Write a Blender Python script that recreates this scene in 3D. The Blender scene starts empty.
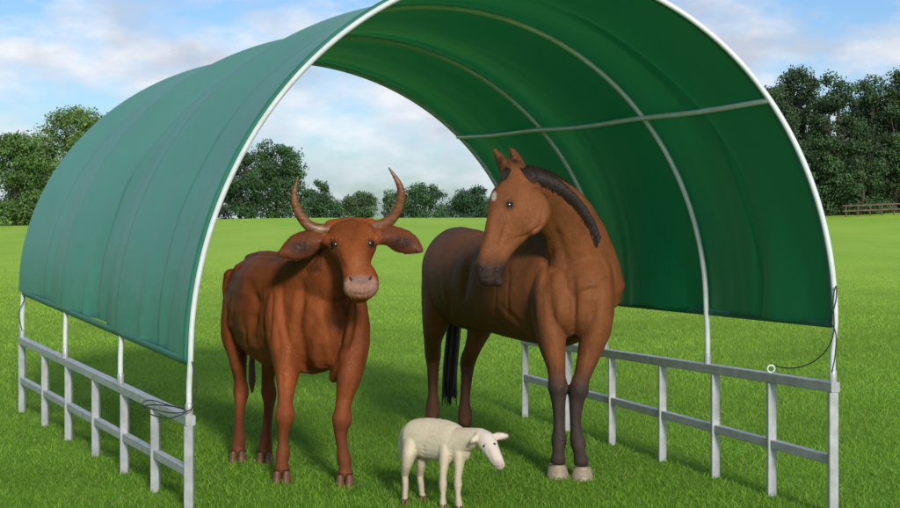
import bpy, math, random
import numpy as np
from mathutils import Vector, noise
from mathutils.bvhtree import BVHTree
R = math.radians
SC = bpy.context.scene
COL = SC.collection
random.seed(7); RNG = np.random.default_rng(7)
CAM = Vector((0, 0, 1.6)); F = 1400.0

# ------------------------------------------------------------ helpers
def W(px, py, Y):
    return np.array([(px-450)*Y/F, Y, 1.6-(py-218)*Y/F])
def sstep(a, b, x):
    t = min(1, max(0, (x-a)/(b-a))); return t*t*(3-2*t)
def gz(x, y):
    return sstep(25, 130, y)*(1.62 + .85*sstep(20, 45, x) - .42*sstep(12, 36, -x))
def link(name, me, mat=None, parent=None, root=None):
    o = bpy.data.objects.new(name, me); COL.objects.link(o)
    if mat: me.materials.append(mat)
    if parent is not None:
        o.parent = parent
        if parent.type == 'EMPTY': o.location = -Vector(parent.location)
    return o
def tag(o, label=None, cat=None, group=None, kind=None):
    if label: o['label'] = label
    if cat: o['category'] = cat
    if group: o['group'] = group
    if kind: o['kind'] = kind
    return o
def empty(name, loc, label, cat, group=None):
    o = bpy.data.objects.new(name, None); COL.objects.link(o)
    o.location = loc; o.empty_display_size = .2
    return tag(o, label, cat, group)

class Geo:
    def __init__(s): s.v = []; s.f = []
    def add(s, v, f):
        k = len(s.v); s.v += [tuple(map(float, p)) for p in v]
        s.f += [tuple(i+k for i in q) for q in f]
    def mesh(s, name, smooth=True):
        me = bpy.data.meshes.new(name); me.from_pydata(s.v, [], s.f); me.update()
        if smooth: me.polygons.foreach_set('use_smooth', [True]*len(me.polygons))
        return me
    def build(s, name, mat, parent=None, smooth=True):
        return link(name, s.mesh(name, smooth), mat, parent)
    def tube(s, pts, U=(0, 0, 1), n=20, sub=6, cup=0, cap=True, sq=1.0):
        P = np.array(pts, float); m = len(P)
        out = []
        for i in range(m-1):
            p0 = P[max(i-1, 0)]; p1 = P[i]; p2 = P[i+1]; p3 = P[min(i+2, m-1)]
            for k in range(sub):
                t = k/sub
                out.append(.5*((2*p1)+(-p0+p2)*t+(2*p0-5*p1+4*p2-p3)*t*t+(-p0+3*p1-3*p2+p3)*t**3))
        out.append(P[-1]); out = np.array(out)
        out[:, 3:5] = np.maximum(out[:, 3:5], 1e-4)
        T = np.gradient(out[:, :3], axis=0); T /= (np.linalg.norm(T, axis=1)[:, None]+1e-9)
        U = np.array(U, float)
        rings = []
        def ring(c, t, a, b):
            sd = np.cross(t, U); sd /= (np.linalg.norm(sd)+1e-9); u = np.cross(sd, t)
            r = []
            for k in range(n):
                th = 2*math.pi*k/n; ct = math.cos(th); st = math.sin(th)
                if sq != 1: ct = math.copysign(abs(ct)**sq, ct); st = math.copysign(abs(st)**sq, st)
                r.append(c+a*ct*sd+(b*st+cup*a*ct**2)*u)
            return r
        if cap:
            q = out[0]; e = min(q[3], q[4])
            for an in (80, 55, 28):
                rings.append(ring(q[:3]-T[0]*e*math.sin(R(an)), T[0], q[3]*math.cos(R(an)), q[4]*math.cos(R(an))))
        for q, t in zip(out, T): rings.append(ring(q[:3], t, q[3], q[4]))
        if cap:
            q = out[-1]; e = min(q[3], q[4])
            for an in (28, 55, 80):
                rings.append(ring(q[:3]+T[-1]*e*math.sin(R(an)), T[-1], q[3]*math.cos(R(an)), q[4]*math.cos(R(an))))
        v = [p for r in rings for p in r]; f = []
        for i in range(len(rings)-1):
            for k in range(n):
                a = i*n+k; b = i*n+(k+1) % n
                f.append((a, a+n, b+n, b))
        f.append(tuple(range(n))); f.append(tuple(reversed(range((len(rings)-1)*n, len(rings)*n))))
        s.add(v, f)
    def ptube(s, pts, U=(0, 0, 1), **k):        # pts (px, py, Y, a_px, b_px)
        q = []
        for p in pts:
            w = W(*p[:3]); sc = p[2]/F
            b = p[4] if len(p) > 4 else p[3]
            q.append((w[0], w[1], w[2], p[3]*sc, b*sc))
        s.tube(q, U, **k)
    def wire(s, pts, r, n=10, sub=6, U=None):
        d = np.array(pts[-1][:3], float)-np.array(pts[0][:3], float)
        if U is None:
            U = (0.13, 0.97, 0.2) if abs(d[1]) < .6*np.linalg.norm(d) else (0.1, 0.1, 1)
        s.tube([(p[0], p[1], p[2], r, r) for p in pts], U, n=n, sub=sub)
    def beam(s, A, B, w, h, bev=.004):
        A = np.array(A, float); B = np.array(B, float); T = (B-A)/np.linalg.norm(B-A)
        up = np.array([0, 0, 1.]) if abs(T[2]) < .9 else np.array([0, 1., 0])
        sd = np.cross(T, up); sd /= np.linalg.norm(sd); u = np.cross(sd, T)
        w /= 2; h /= 2; e = bev
        prof = [(-w+e, -h), (w-e, -h), (w, -h+e), (w, h-e), (w-e, h), (-w+e, h), (-w, h-e), (-w, -h+e)]
        v = [A+sd*x+u*y for x, y in prof]+[B+sd*x+u*y for x, y in prof]
        f = [(k, k+8, (k+1) % 8+8, (k+1) % 8) for k in range(8)]+[tuple(range(8)), tuple(reversed(range(8, 16)))]
        s.add(v, f)
    def ball(s, c, r, n=14):
        r = (r, r, r) if isinstance(r, (int, float)) else r
        v = []; f = []
        for i in range(1, n):
            for k in range(n):
                a = math.pi*i/n; b = 2*math.pi*k/n
                v.append((c[0]+r[0]*math.sin(a)*math.cos(b), c[1]+r[1]*math.sin(a)*math.sin(b), c[2]+r[2]*math.cos(a)))
        for i in range(n-2):
            for k in range(n):
                f.append((i*n+k, (i+1)*n+k, (i+1)*n+(k+1) % n, i*n+(k+1) % n))
        f.append(tuple(reversed(range(n)))); f.append(tuple(range((n-2)*n, (n-1)*n)))
        s.add(v, f)
    def pball(s, px, py, Y, r):
        s.ball(W(px, py, Y), float(r*Y/F))

# ------------------------------------------------------------ materials
def newmat(name):
    m = bpy.data.materials.new(name); m.use_nodes = True
    nt = m.node_tree; b = nt.nodes['Principled BSDF']
    return m, nt, b
def nd(nt, t, **k):
    n = nt.nodes.new(t)
    for a, v in k.items(): setattr(n, a, v)
    return n
def noise_node(nt, scale, detail=4, rough=.55, vec=None, stretch=None, obj=False):
    n = nd(nt, 'ShaderNodeTexNoise'); n.inputs['Scale'].default_value = scale
    n.inputs['Detail'].default_value = detail; n.inputs['Roughness'].default_value = rough
    g = nd(nt, 'ShaderNodeNewGeometry'); src = g.outputs['Position']
    if stretch:
        mp = nd(nt, 'ShaderNodeMapping'); mp.inputs['Scale'].default_value = stretch
        nt.links.new(src, mp.inputs[0]); src = mp.outputs[0]
    nt.links.new(src, n.inputs['Vector']); return n
def ramp(nt, fac, stops):
    r = nd(nt, 'ShaderNodeValToRGB'); e = r.color_ramp.elements
    e[0].position, e[0].color = stops[0][0], (*stops[0][1], 1)
    e[1].position, e[1].color = stops[-1][0], (*stops[-1][1], 1)
    for p, c in stops[1:-1]:
        x = e.new(p); x.color = (*c, 1)
    nt.links.new(fac, r.inputs[0]); return r
def bump(nt, b, h, strength, dist):
    n = nd(nt, 'ShaderNodeBump'); n.inputs['Strength'].default_value = strength; n.inputs['Distance'].default_value = dist
    nt.links.new(h, n.inputs['Height']); nt.links.new(n.outputs[0], b.inputs['Normal']); return n
def noisy(name, c1, c2, scale=20, rough=.5, metal=0, bs=.15, bd=.003, stretch=None, detail=5):
    m, nt, b = newmat(name)
    n = noise_node(nt, scale, detail, .6, stretch=stretch)
    r = ramp(nt, n.outputs[0], [(.3, c1), (.7, c2)])
    nt.links.new(r.outputs[0], b.inputs['Base Color'])
    b.inputs['Roughness'].default_value = rough; b.inputs['Metallic'].default_value = metal
    bump(nt, b, n.outputs[0], bs, bd); return m
M = {}
M['steel'] = noisy('galvanised_steel', (.34, .35, .35), (.50, .51, .51), 14, .45, .35, .1, .002)
M['pole'] = noisy('pale_pole_metal', (.60, .62, .62), (.76, .78, .78), 10, .35, .15, .05, .001)
M['cord'] = noisy('dark_cord', (.012, .014, .014), (.04, .045, .045), 90, .7)
M['eye'] = noisy('eye_surface', (.006, .004, .003), (.02, .01, .006), 30, .05)
M['eye'].node_tree.nodes['Principled BSDF'].inputs['Specular IOR Level'].default_value = .9
M['lid'] = noisy('eyelid_skin', (.02, .01, .007), (.05, .022, .014), 60, .5, 0, .5, .003)
M['nostril'] = noisy('nostril_skin', (.006, .004, .004), (.012, .008, .007), 40, .6)
M['horn'] = noisy('horn_keratin', (.09, .035, .016), (.28, .12, .055), 18, .36, 0, .5, .006, (1, 1, 4))
M['hoof'] = noisy('hoof_keratin', (.08, .032, .015), (.20, .095, .05), 60, .5, 0, .4, .003, (1, 1, 3))
M['hoof2'] = noisy('pale_hoof_keratin', (.20, .15, .10), (.38, .30, .21), 60, .5, 0, .4, .003, (1, 1, 3))
M['hair'] = noisy('dark_hair', (.008, .005, .004), (.032, .017, .010), 60, .42, 0, .8, .008, (6, 6, .5))
M['redhair'] = noisy('red_hair', (.07, .022, .009), (.19, .06, .02), 60, .5, 0, .8, .008, (6, 6, .5))
M['bark'] = noisy('bark', (.035, .028, .02), (.11, .085, .06), 3, .9, 0, .8, .05, (3, 3, .6))
M['wood'] = noisy('weathered_wood', (.07, .045, .03), (.15, .10, .07), 4, .9)

def coat(name, hs=55, hb=.5, rough=.5, wool=False):
    m, nt, b = newmat(name)
    at = nd(nt, 'ShaderNodeAttribute', attribute_name='col')
    n1 = noise_node(nt, 6, 6, .65); n2 = noise_node(nt, hs, 7, .75, stretch=(1.6, 1.6, .45) if not wool else None)
    lo, hi = (.72, 1.2) if not wool else (.9, 1.07)
    r1 = ramp(nt, n1.outputs[0], [(.3, (lo, lo, lo)), (.7, (hi, hi, hi))])
    r2 = ramp(nt, n2.outputs[0], [(.3, (lo, lo, lo)), (.7, (hi, hi, hi))])
    m1 = nd(nt, 'ShaderNodeMix', data_type='RGBA', blend_type='MULTIPLY'); m1.inputs[0].default_value = 1
    m2 = nd(nt, 'ShaderNodeMix', data_type='RGBA', blend_type='MULTIPLY'); m2.inputs[0].default_value = 1
    nt.links.new(at.outputs['Color'], m1.inputs[6]); nt.links.new(r1.outputs[0], m1.inputs[7])
    nt.links.new(m1.outputs[2], m2.inputs[6]); nt.links.new(r2.outputs[0], m2.inputs[7])
    nt.links.new(m2.outputs[2], b.inputs['Base Color'])
    b.inputs['Roughness'].default_value = rough
    b.inputs['Specular IOR Level'].default_value = .12
    bump(nt, b, n2.outputs[0], hb, .006)
    return m
M['coat'] = coat('short_fur', 75, .8, .6)
M['wool'] = coat('short_wool', 120, .5, .95, True)
def strandmat(name, rough, spec):
    m, nt, b = newmat(name)
    at = nd(nt, 'ShaderNodeAttribute', attribute_name='col')
    nt.links.new(at.outputs['Color'], b.inputs['Base Color']); b.inputs['Roughness'].default_value = rough
    b.inputs['Specular IOR Level'].default_value = spec
    b.inputs['Specular Tint'].default_value = (1, .85, .7, 1)
    return m
M['strand'] = strandmat('fur_strands', .42, .42)
M['woolstrand'] = strandmat('wool_strands', .9, .05)

# fabric: lighter teal outside, darker saturated green inside, welded panel seams
def fabric():
    m, nt, b = newmat('green_canopy_fabric')
    n = noise_node(nt, 1.2, 4, .5)
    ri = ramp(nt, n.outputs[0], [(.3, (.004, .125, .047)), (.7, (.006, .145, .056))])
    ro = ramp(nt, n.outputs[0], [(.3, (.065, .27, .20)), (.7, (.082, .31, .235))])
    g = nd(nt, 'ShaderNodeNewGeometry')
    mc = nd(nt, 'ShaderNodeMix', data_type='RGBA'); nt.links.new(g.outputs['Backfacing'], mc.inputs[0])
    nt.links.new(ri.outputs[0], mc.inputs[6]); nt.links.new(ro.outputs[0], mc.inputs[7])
    uv = nd(nt, 'ShaderNodeUVMap'); uv.uv_map = 'UVMap'; sp = nd(nt, 'ShaderNodeSeparateXYZ'); nt.links.new(uv.outputs[0], sp.inputs[0])
    pp = nd(nt, 'ShaderNodeMath', operation='PINGPONG'); nt.links.new(sp.outputs['X'], pp.inputs[0]); pp.inputs[1].default_value = .085
    rs = ramp(nt, pp.outputs[0], [(.0, (.5, .5, .5)), (.0022, (.5, .5, .5)), (.0034, (1, 1, 1)), (1, (1, 1, 1))])
    m2 = nd(nt, 'ShaderNodeMix', data_type='RGBA', blend_type='MULTIPLY'); m2.inputs[0].default_value = 1
    nt.links.new(mc.outputs[2], m2.inputs[6]); nt.links.new(rs.outputs[0], m2.inputs[7])
    nt.links.new(m2.outputs[2], b.inputs['Base Color'])
    b.inputs['Roughness'].default_value = .42
    b.inputs['Specular IOR Level'].default_value = .6
    n2 = noise_node(nt, 2.6, 5, .55); n3 = noise_node(nt, 240, 2, .5)
    ad = nd(nt, 'ShaderNodeMath', operation='MULTIPLY_ADD'); nt.links.new(n3.outputs[0], ad.inputs[0]); ad.inputs[1].default_value = .03; nt.links.new(n2.outputs[0], ad.inputs[2])
    bump(nt, b, ad.outputs[0], .28, .05)
    tr = nd(nt, 'ShaderNodeBsdfTranslucent'); tr.inputs[0].default_value = (.008, .34, .10, 1)
    mx = nd(nt, 'ShaderNodeMixShader'); mx.inputs[0].default_value = .18
    nt.links.new(b.outputs[0], mx.inputs[1]); nt.links.new(tr.outputs[0], mx.inputs[2])
    nt.links.new(mx.outputs[0], nt.nodes['Material Output'].inputs[0])
    return m
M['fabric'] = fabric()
M['hem'] = noisy('hem_fabric', (.010, .12, .07), (.016, .16, .095), 4, .5)

def leafmat(name, trans=.3, rough=.6):
    m, nt, b = newmat(name)
    at = nd(nt, 'ShaderNodeAttribute', attribute_name='col')
    nt.links.new(at.outputs['Color'], b.inputs['Base Color']); b.inputs['Roughness'].default_value = rough
    b.inputs['Specular IOR Level'].default_value = .2
    if trans:
        tr = nd(nt, 'ShaderNodeBsdfTranslucent'); nt.links.new(at.outputs['Color'], tr.inputs[0])
        mx = nd(nt, 'ShaderNodeMixShader'); mx.inputs[0].default_value = trans
        nt.links.new(b.outputs[0], mx.inputs[1]); nt.links.new(tr.outputs[0], mx.inputs[2])
        nt.links.new(mx.outputs[0], nt.nodes['Material Output'].inputs[0])
    return m
M['leaf'] = leafmat('tree_leaves', trans=0)
M['blade'] = leafmat('grass_blades', trans=.4)

def groundmat():
    m, nt, b = newmat('meadow_turf')
    g = nd(nt, 'ShaderNodeNewGeometry'); sp = nd(nt, 'ShaderNodeSeparateXYZ'); nt.links.new(g.outputs['Position'], sp.inputs[0])
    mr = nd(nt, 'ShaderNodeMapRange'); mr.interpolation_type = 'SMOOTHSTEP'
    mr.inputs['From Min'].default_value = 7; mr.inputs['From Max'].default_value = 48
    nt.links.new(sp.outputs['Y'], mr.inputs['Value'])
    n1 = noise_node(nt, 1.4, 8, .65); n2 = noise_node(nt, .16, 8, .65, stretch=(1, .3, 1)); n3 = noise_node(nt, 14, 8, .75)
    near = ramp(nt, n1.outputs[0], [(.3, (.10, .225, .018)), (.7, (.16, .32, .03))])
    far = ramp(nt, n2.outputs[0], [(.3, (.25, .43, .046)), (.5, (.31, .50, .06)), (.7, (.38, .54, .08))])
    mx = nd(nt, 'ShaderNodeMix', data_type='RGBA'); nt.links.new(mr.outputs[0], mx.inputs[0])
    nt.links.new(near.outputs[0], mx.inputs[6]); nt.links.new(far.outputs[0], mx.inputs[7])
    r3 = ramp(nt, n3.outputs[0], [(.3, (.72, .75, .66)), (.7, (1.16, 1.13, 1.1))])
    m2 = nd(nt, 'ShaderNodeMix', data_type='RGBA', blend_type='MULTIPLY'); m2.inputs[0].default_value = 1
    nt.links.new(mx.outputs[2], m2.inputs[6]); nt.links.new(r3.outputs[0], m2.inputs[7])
    nt.links.new(m2.outputs[2], b.inputs['Base Color']); b.inputs['Roughness'].default_value = .9
    b.inputs['Specular IOR Level'].default_value = .1
    bump(nt, b, n3.outputs[0], .6, .06); return m
M['ground'] = groundmat()

# ------------------------------------------------------------ ground
def axis(lo, hi, near_lo, near_hi, step, grow):
    a = list(np.arange(near_lo, near_hi, step)); s = step
    x = a[-1]
    while x < hi: s *= grow; x += s; a.append(x)
    s = step; x = a[0]; b = []
    while x > lo: s *= grow; x -= s; b.append(x)
    return b[::-1]+a
xs = axis(-2500, 2500, -60, 60, 3, 1.25); ys = axis(-300, 4000, 0, 150, 3, 1.25)
g = Geo()
g.v = [(x, y, gz(x, y)) for y in ys for x in xs]
nx = len(xs)
g.f = [(j*nx+i, j*nx+i+1, (j+1)*nx+i+1, (j+1)*nx+i) for j in range(len(ys)-1) for i in range(nx-1)]
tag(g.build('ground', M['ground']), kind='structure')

def colored(name, v, f, cols, mat, parent=None):
    me = bpy.data.meshes.new(name)
    v = np.asarray(v, np.float32).reshape(-1, 3); f = np.asarray(f, np.int32)
    me.vertices.add(len(v)); me.vertices.foreach_set('co', v.ravel())
    k = f.shape[1]
    me.loops.add(f.size); me.loops.foreach_set('vertex_index', f.ravel())
    me.polygons.add(len(f)); me.polygons.foreach_set('loop_start', np.arange(0, f.size, k, dtype=np.int32))
    try: me.polygons.foreach_set('loop_total', np.full(len(f), k, np.int32))
    except Exception: pass
    me.update(calc_edges=True)
    at = me.color_attributes.new('col', 'FLOAT_COLOR', 'POINT')
    c = np.ones((len(v), 4), np.float32); c[:, :3] = cols
    at.data.foreach_set('color', c.ravel())
    return link(name, me, mat, parent)

# grass blades
N = 430000
u = RNG.random(N); y0, y1 = 6.6, 60.0
Yb = (y0**.4+u*(y1**.4-y0**.4))**2.5
Xb = (RNG.random(N)*2-1)*Yb*.40
gzv = np.array([gz(a, b) for a, b in zip(Xb, Yb)])
sc = 1+np.maximum(0, Yb-9)*.04
clump = np.sin(Xb*3.1+np.sin(Yb*2.3)*1.7)*np.cos(Yb*2.7+np.sin(Xb*1.9))*.5+.5
fade = np.clip((60-Yb)/45, 0, 1)
h = (.013+.020*RNG.random(N)+.010*clump)*np.minimum(sc, 1.5)*fade; w = (.0027+.0024*RNG.random(N))*sc
an = RNG.random(N)*2*np.pi; lx = RNG.normal(0, .7, N)*h; ly = RNG.normal(0, .7, N)*h
V = np.empty((N, 3, 3), np.float32)
V[:, 0, 0] = Xb-np.cos(an)*w; V[:, 0, 1] = Yb-np.sin(an)*w; V[:, 0, 2] = gzv-.003
V[:, 1, 0] = Xb+np.cos(an)*w; V[:, 1, 1] = Yb+np.sin(an)*w; V[:, 1, 2] = gzv-.003
V[:, 2, 0] = Xb+lx; V[:, 2, 1] = Yb+ly; V[:, 2, 2] = gzv+h
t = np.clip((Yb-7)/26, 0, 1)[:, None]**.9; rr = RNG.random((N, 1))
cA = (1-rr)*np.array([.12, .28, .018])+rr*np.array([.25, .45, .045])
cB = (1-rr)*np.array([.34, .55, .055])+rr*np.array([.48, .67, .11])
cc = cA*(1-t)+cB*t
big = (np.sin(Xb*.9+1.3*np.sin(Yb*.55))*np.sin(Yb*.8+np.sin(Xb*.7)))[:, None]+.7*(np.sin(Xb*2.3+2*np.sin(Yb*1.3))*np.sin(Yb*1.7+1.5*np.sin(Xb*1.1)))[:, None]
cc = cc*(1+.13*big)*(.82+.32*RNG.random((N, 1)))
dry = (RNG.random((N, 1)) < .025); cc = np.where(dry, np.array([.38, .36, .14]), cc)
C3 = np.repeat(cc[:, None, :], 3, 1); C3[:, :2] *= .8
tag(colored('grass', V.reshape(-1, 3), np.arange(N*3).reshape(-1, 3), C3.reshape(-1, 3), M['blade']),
    'short green grass blades covering the lawn in the foreground', 'grass', kind='stuff')

# ------------------------------------------------------------ trees
def tree(X, Y, H, Wd, seed, label, group=None, tone=(.045, .09, .018), trunk_h=.1, dens=1.0, leaf=.34, name='broadleaf_tree', shrub=False):
    rg = np.random.default_rng(seed); z0 = gz(X, Y)
    root = empty(name, (X, Y, z0), label, 'bush' if shrub else 'tree', group)
    tr = Geo(); tr.tube([(X, Y, z0-.2, H*.028, H*.028), (X+.1, Y, z0+H*.25, H*.02, H*.02), (X, Y, z0+H*.75, H*.008, H*.008)], (0, 1, 0), n=9, sub=3)
    cl = []
    nC = int((16 if shrub else 42)*dens)
    for i in range(nC):
        zf = rg.random()
        prof = math.sin(math.pi*min(1, max(0, .2+.76*zf)))**.55
        a = rg.random()*2*math.pi; rad = Wd/2*prof*math.sqrt(rg.random())*.84
        c = np.array([X+rad*math.cos(a), Y+rad*math.sin(a)*.9, z0+H*(trunk_h+(1-trunk_h)*.93*zf)])
        cl.append((c, Wd*(.085+.10*rg.random())*(1.15-.35*zf)))
    for c, r in cl[:9]:
        st = np.array([X, Y, z0+H*(.18+.3*rg.random())])
        md = (st+c)/2+np.array([0, 0, -.05*H])*rg.random()
        tr.tube([(*st, H*.012, H*.012), (*md, H*.008, H*.008), (*c, H*.003, H*.003)], (.2, .9, .3), n=6, sub=2)
    tr.build('trunk', M['bark'], root)
    Vs = []; Cs = []
    for c, r in cl:
        n = int(260*(r/1.0)**1.4*(0.34/leaf)**1.6)+70
        d = rg.normal(size=(n, 3)); d /= np.linalg.norm(d, axis=1)[:, None]
        q = c+d*(r*(rg.random((n, 1))**.42)*(1+.35*rg.random((n, 1))))*np.array([1.1, 1.1, .8])
        A = rg.normal(size=(n, 3)); A /= np.linalg.norm(A, axis=1)[:, None]
        B = np.cross(A, d+.3*rg.normal(size=(n, 3))); B /= (np.linalg.norm(B, axis=1)[:, None]+1e-6)
        s = leaf*(.24+.38*rg.random((n, 1)))
        Vs.append(np.stack([q-A*s*.6, q-B*s*.45, q+A*s*.6, q+B*s*.45], 1))
        base = np.array(tone)*(.65+.75*rg.random())*1.25
        cc = base*(.75+.5*rg.random((n, 1)))*np.array([1, 1, 1]); cc[:, 0] *= (.85+.35*rg.random(n))
        Cs.append(np.repeat(cc[:, None, :], 4, 1))
    Vv = np.concatenate(Vs).reshape(-1, 3); Cv = np.concatenate(Cs).reshape(-1, 3)
    colored('crown', Vv, np.arange(len(Vv)).reshape(-1, 4), Cv, M['leaf'], root)
def ptree(px, pytop, wpx, Y, seed, label, **k):
    X = (px-450)*Y/F; z0 = gz(X, Y); ztop = 1.6-(pytop-218)*Y/F
    tree(X, Y, ztop-z0, wpx*Y/F, seed, label, **k)
ptree(74, 106, 110, 108, 11, 'tall round green tree at the left edge, beside the canopy back', tone=(.08, .14, .036), dens=2.0)
ptree(14, 130, 72, 104, 12, 'dark green tree cut by the left edge of the photo', tone=(.06, .115, .03), dens=1.8)
ptree(40, 142, 66, 112, 13, 'lower dark tree between the two tallest trees on the far left', tone=(.045, .09, .024), dens=1.6, trunk_h=.03)
ptree(-45, 120, 80, 110, 14, 'tree beyond the left edge of the meadow', tone=(.04, .08, .022))
ptree(118, 130, 60, 118, 15, 'tree partly hidden behind the left side of the canopy', tone=(.045, .085, .024), trunk_h=.04)
ptree(165, 150, 60, 120, 16, 'tree mostly hidden behind the green canopy', tone=(.045, .085, .024))
ptree(276, 138, 72, 150, 17, 'tallest tree seen through the shelter, left of the cow horns', tone=(.04, .085, .03), dens=1.7, leaf=.42, trunk_h=.05)
ptree(240, 150, 54, 146, 18, 'dark narrow tree just inside the front left pole', tone=(.03, .066, .024), leaf=.4, dens=1.3, trunk_h=.05)
ptree(214, 160, 50, 150, 19, 'dark tree just behind the front left pole', tone=(.03, .06, .02), leaf=.4, trunk_h=.04)
ptree(318, 180, 44, 160, 20, 'small dark tree behind the left cow horn', tone=(.04, .085, .034), trunk_h=.02, leaf=.4)
ptree(360, 194, 42, 170, 21, 'small round bush tree directly behind the cow head', tone=(.05, .09, .035), trunk_h=.0, leaf=.4)
ptree(396, 190, 34, 172, 22, 'small bush tree behind the right cow horn', tone=(.05, .09, .035), trunk_h=.0, leaf=.4)
ptree(424, 183, 48, 165, 23, 'small dark tree standing between the cow and the horse', tone=(.034, .075, .03), trunk_h=.02, leaf=.4)
ptree(472, 187, 48, 165, 24, 'small dark tree left of the horse head', tone=(.032, .07, .034), trunk_h=.02, leaf=.4)
ptree(345, 203, 46, 200, 31, 'low bluish far bush left of the cow head', tone=(.06, .10, .07), trunk_h=.0, leaf=.5, shrub=True, name='bush')
ptree(446, 206, 40, 200, 32, 'low far bush right of the tree between cow and horse', tone=(.055, .10, .06), trunk_h=.0, leaf=.5, shrub=True, name='bush')
ptree(500, 200, 50, 185, 25, 'low far tree hidden behind the horse head', tone=(.03, .06, .02), trunk_h=.05, leaf=.4)
k = 0
GR = 'trees of the dense wood at the right'
for px, py, wp, Y in [(775, 78, 70, 116), (800, 62, 74, 122), (838, 66, 70, 118), (872, 72, 70, 120), (905, 66, 74, 119), (945, 70, 72, 121), (990, 66, 80, 118), (740, 90, 64, 124)]:
    lab = {800: 'tall dark tree of the right wood nearest the canopy edge', 838: 'tall dark tree in the middle of the right wood',
           872: 'dark tree of the right wood with a lower crown near the right edge', 905: 'dark tree cut by the right edge of the photo'}.get(px, 'dark broad tree at the side of the dense wood on the right')
    ptree(px, py, wp, Y, 40+k, lab, group=GR, tone=(.032, .060, .025), dens=1.7, trunk_h=.08, leaf=.36); k += 1
for px, py, wp, Y in [(765, 128, 60, 112), (795, 140, 50, 111), (828, 132, 56, 112), (862, 138, 56, 111), (895, 130, 56, 112), (930, 135, 60, 111), (970, 130, 60, 112)]:
    ptree(px, py, wp, Y, 60+k, 'lower leafy tree in the front row of the dense wood on the right', group='front row of the dense wood', tone=(.036, .072, .026), dens=1.2, trunk_h=.02, leaf=.34); k += 1
for px in range(745, 1010, 28):
    ptree(px, 78+(px*7) % 17, 70, 130, 90+k, 'dark tree deep inside the dense wood on the right', group='back row of the dense wood', tone=(.024, .046, .022), dens=1.2, trunk_h=.02, leaf=.5); k += 1

fx = [(x-450)*106/F for x in range(846, 960, 12)]
fr = empty('paddock_fence', (fx[0], 106, gz(fx[0], 106)), 'low brown wooden paddock fence in front of the wood at the right edge', 'fence')
for a in fx:
    z = gz(a, 106); q = Geo(); q.beam((a, 106, z-.1), (a, 106, z+.95), .09, .09); q.build('post', M['wood'], fr, False)
for hh in (.45, .85):
    q = Geo(); q.beam((fx[0]-.3, 105.9, gz(fx[0], 106)+hh), (fx[-1]+.3, 105.9, gz(fx[-1], 106)+hh), .05, .11); q.build('rail', M['wood'], fr, False)

# ------------------------------------------------------------ shelter
NL = np.array([-1.42, 7.62]); NR = np.array([2.062, 7.54]); FL = np.array([-3.53, 11.55]); FR = np.array([.603, 11.26])
lerp = lambda a, b, t: a+(b-a)*t
def prm(t):   # t=0 rear, 1 front
    return dict(L=lerp(FL, NL, t), Rr=lerp(FR, NR, t), zL=lerp(.618, .528, t), zR=lerp(.64, .718, t),
                cL=lerp(1.0, .827, t), cR=lerp(1.0, 1.04, t), b=lerp(1.89, 2.02, t), mL=lerp(.263, .218, t), mR=lerp(.32, .297, t))
def arc(t, phi, off=0):
    p = prm(t); c = (p['L']+p['Rr'])/2; a = (p['Rr']-p['L'])/2; la = np.linalg.norm(a)
    k = math.cos(phi); xy = c+a*k*(1+off/la)
    z = lerp(p['cL'], p['cR'], (k+1)/2)+(p['b']+off)*math.sin(phi)
    return np.array([xy[0], xy[1], z])
sh = empty('livestock_shelter', Vector((-.6, 9.5, 0)), 'arched green canvas livestock shelter on grey steel rail frames over the animals', 'shelter')
tb = [0, .345, .685, 1]
nu, nv = 170, 150; g = Geo(); UVt = []
folds = [(.19, .03, -.02), (.27, .02, .026), (.485, .018, .034), (.55, .022, -.026), (.62, .03, .018), (.82, .02, .022), (.89, .026, -.020)]
for i in range(nu+1):
    t = i/nu
    bay = 0; bi = 0
    for j in range(3):
        if tb[j] <= t <= tb[j+1]: bay = max(0, math.sin(math.pi*(t-tb[j])/(tb[j+1]-tb[j]))); bi = j
    tt = lerp(-.008, 1.0, t)
    for j in range(nv+1):
        v = j/nv
        phi = math.pi*(1-v)
        ph2 = v if v < .5 else 1-v
        nz = noise.noise(Vector((t*5, v*3, 1.3)))*.018+noise.noise(Vector((t*15+v*9, v*7-t*5, 7)))*.006+noise.noise(Vector((t*34-v*12, v*9+t*8, 2)))*.002
        lf = 1-sstep(.04, .36, ph2)
        fold = 0
        for c0, wd, am in folds:
            fold += am*math.exp(-((t+.035*math.sin(ph2*8+c0*17)-.10*ph2-c0)/(wd*(.7+ph2)))**2)*lf*(1 if v < .5 else .25)
        if v > .55:
            fold += .022*math.exp(-((t-.845-.018*math.sin(v*16))/.009)**2)*sstep(.55, .7, v)
        off = .021-(.075 if bi == 1 else .05)*bay**1.6+(nz+fold)*bay**1.2
        p = arc(tt, phi, off)
        if j in (0, nv): p[2] += -.01+.008*math.sin(t*40)
        g.v.append(tuple(p)); UVt.append((t, v))
for i in range(nu):
    for j in range(nv):
        a = i*(nv+1)+j; g.f.append((a, a+1, a+nv+2, a+nv+1))
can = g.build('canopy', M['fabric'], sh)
uvl = can.data.uv_layers.new(name='UVMap')
li = np.empty(len(can.data.loops), np.int32); can.data.loops.foreach_get('vertex_index', li)
uvl.data.foreach_set('uv', np.array(UVt, np.float32)[li].ravel())
for ph in (math.pi, 0):
    q = Geo(); q.tube([(*(arc(t, ph, .004)+np.array([0, 0, -.012])), .008, .022) for t in np.linspace(0, 1, 13)], (0, 0, 1), n=10, sub=3)
    q.build('hem', M['hem'], can)
q = Geo(); q.wire([tuple(arc(.996, a, .010)) for a in np.linspace(math.pi, 0, 37)], .019, n=12, sub=3, U=(.12, 1, 0)); q.build('rim_sleeve', M['hem'], can)
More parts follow.
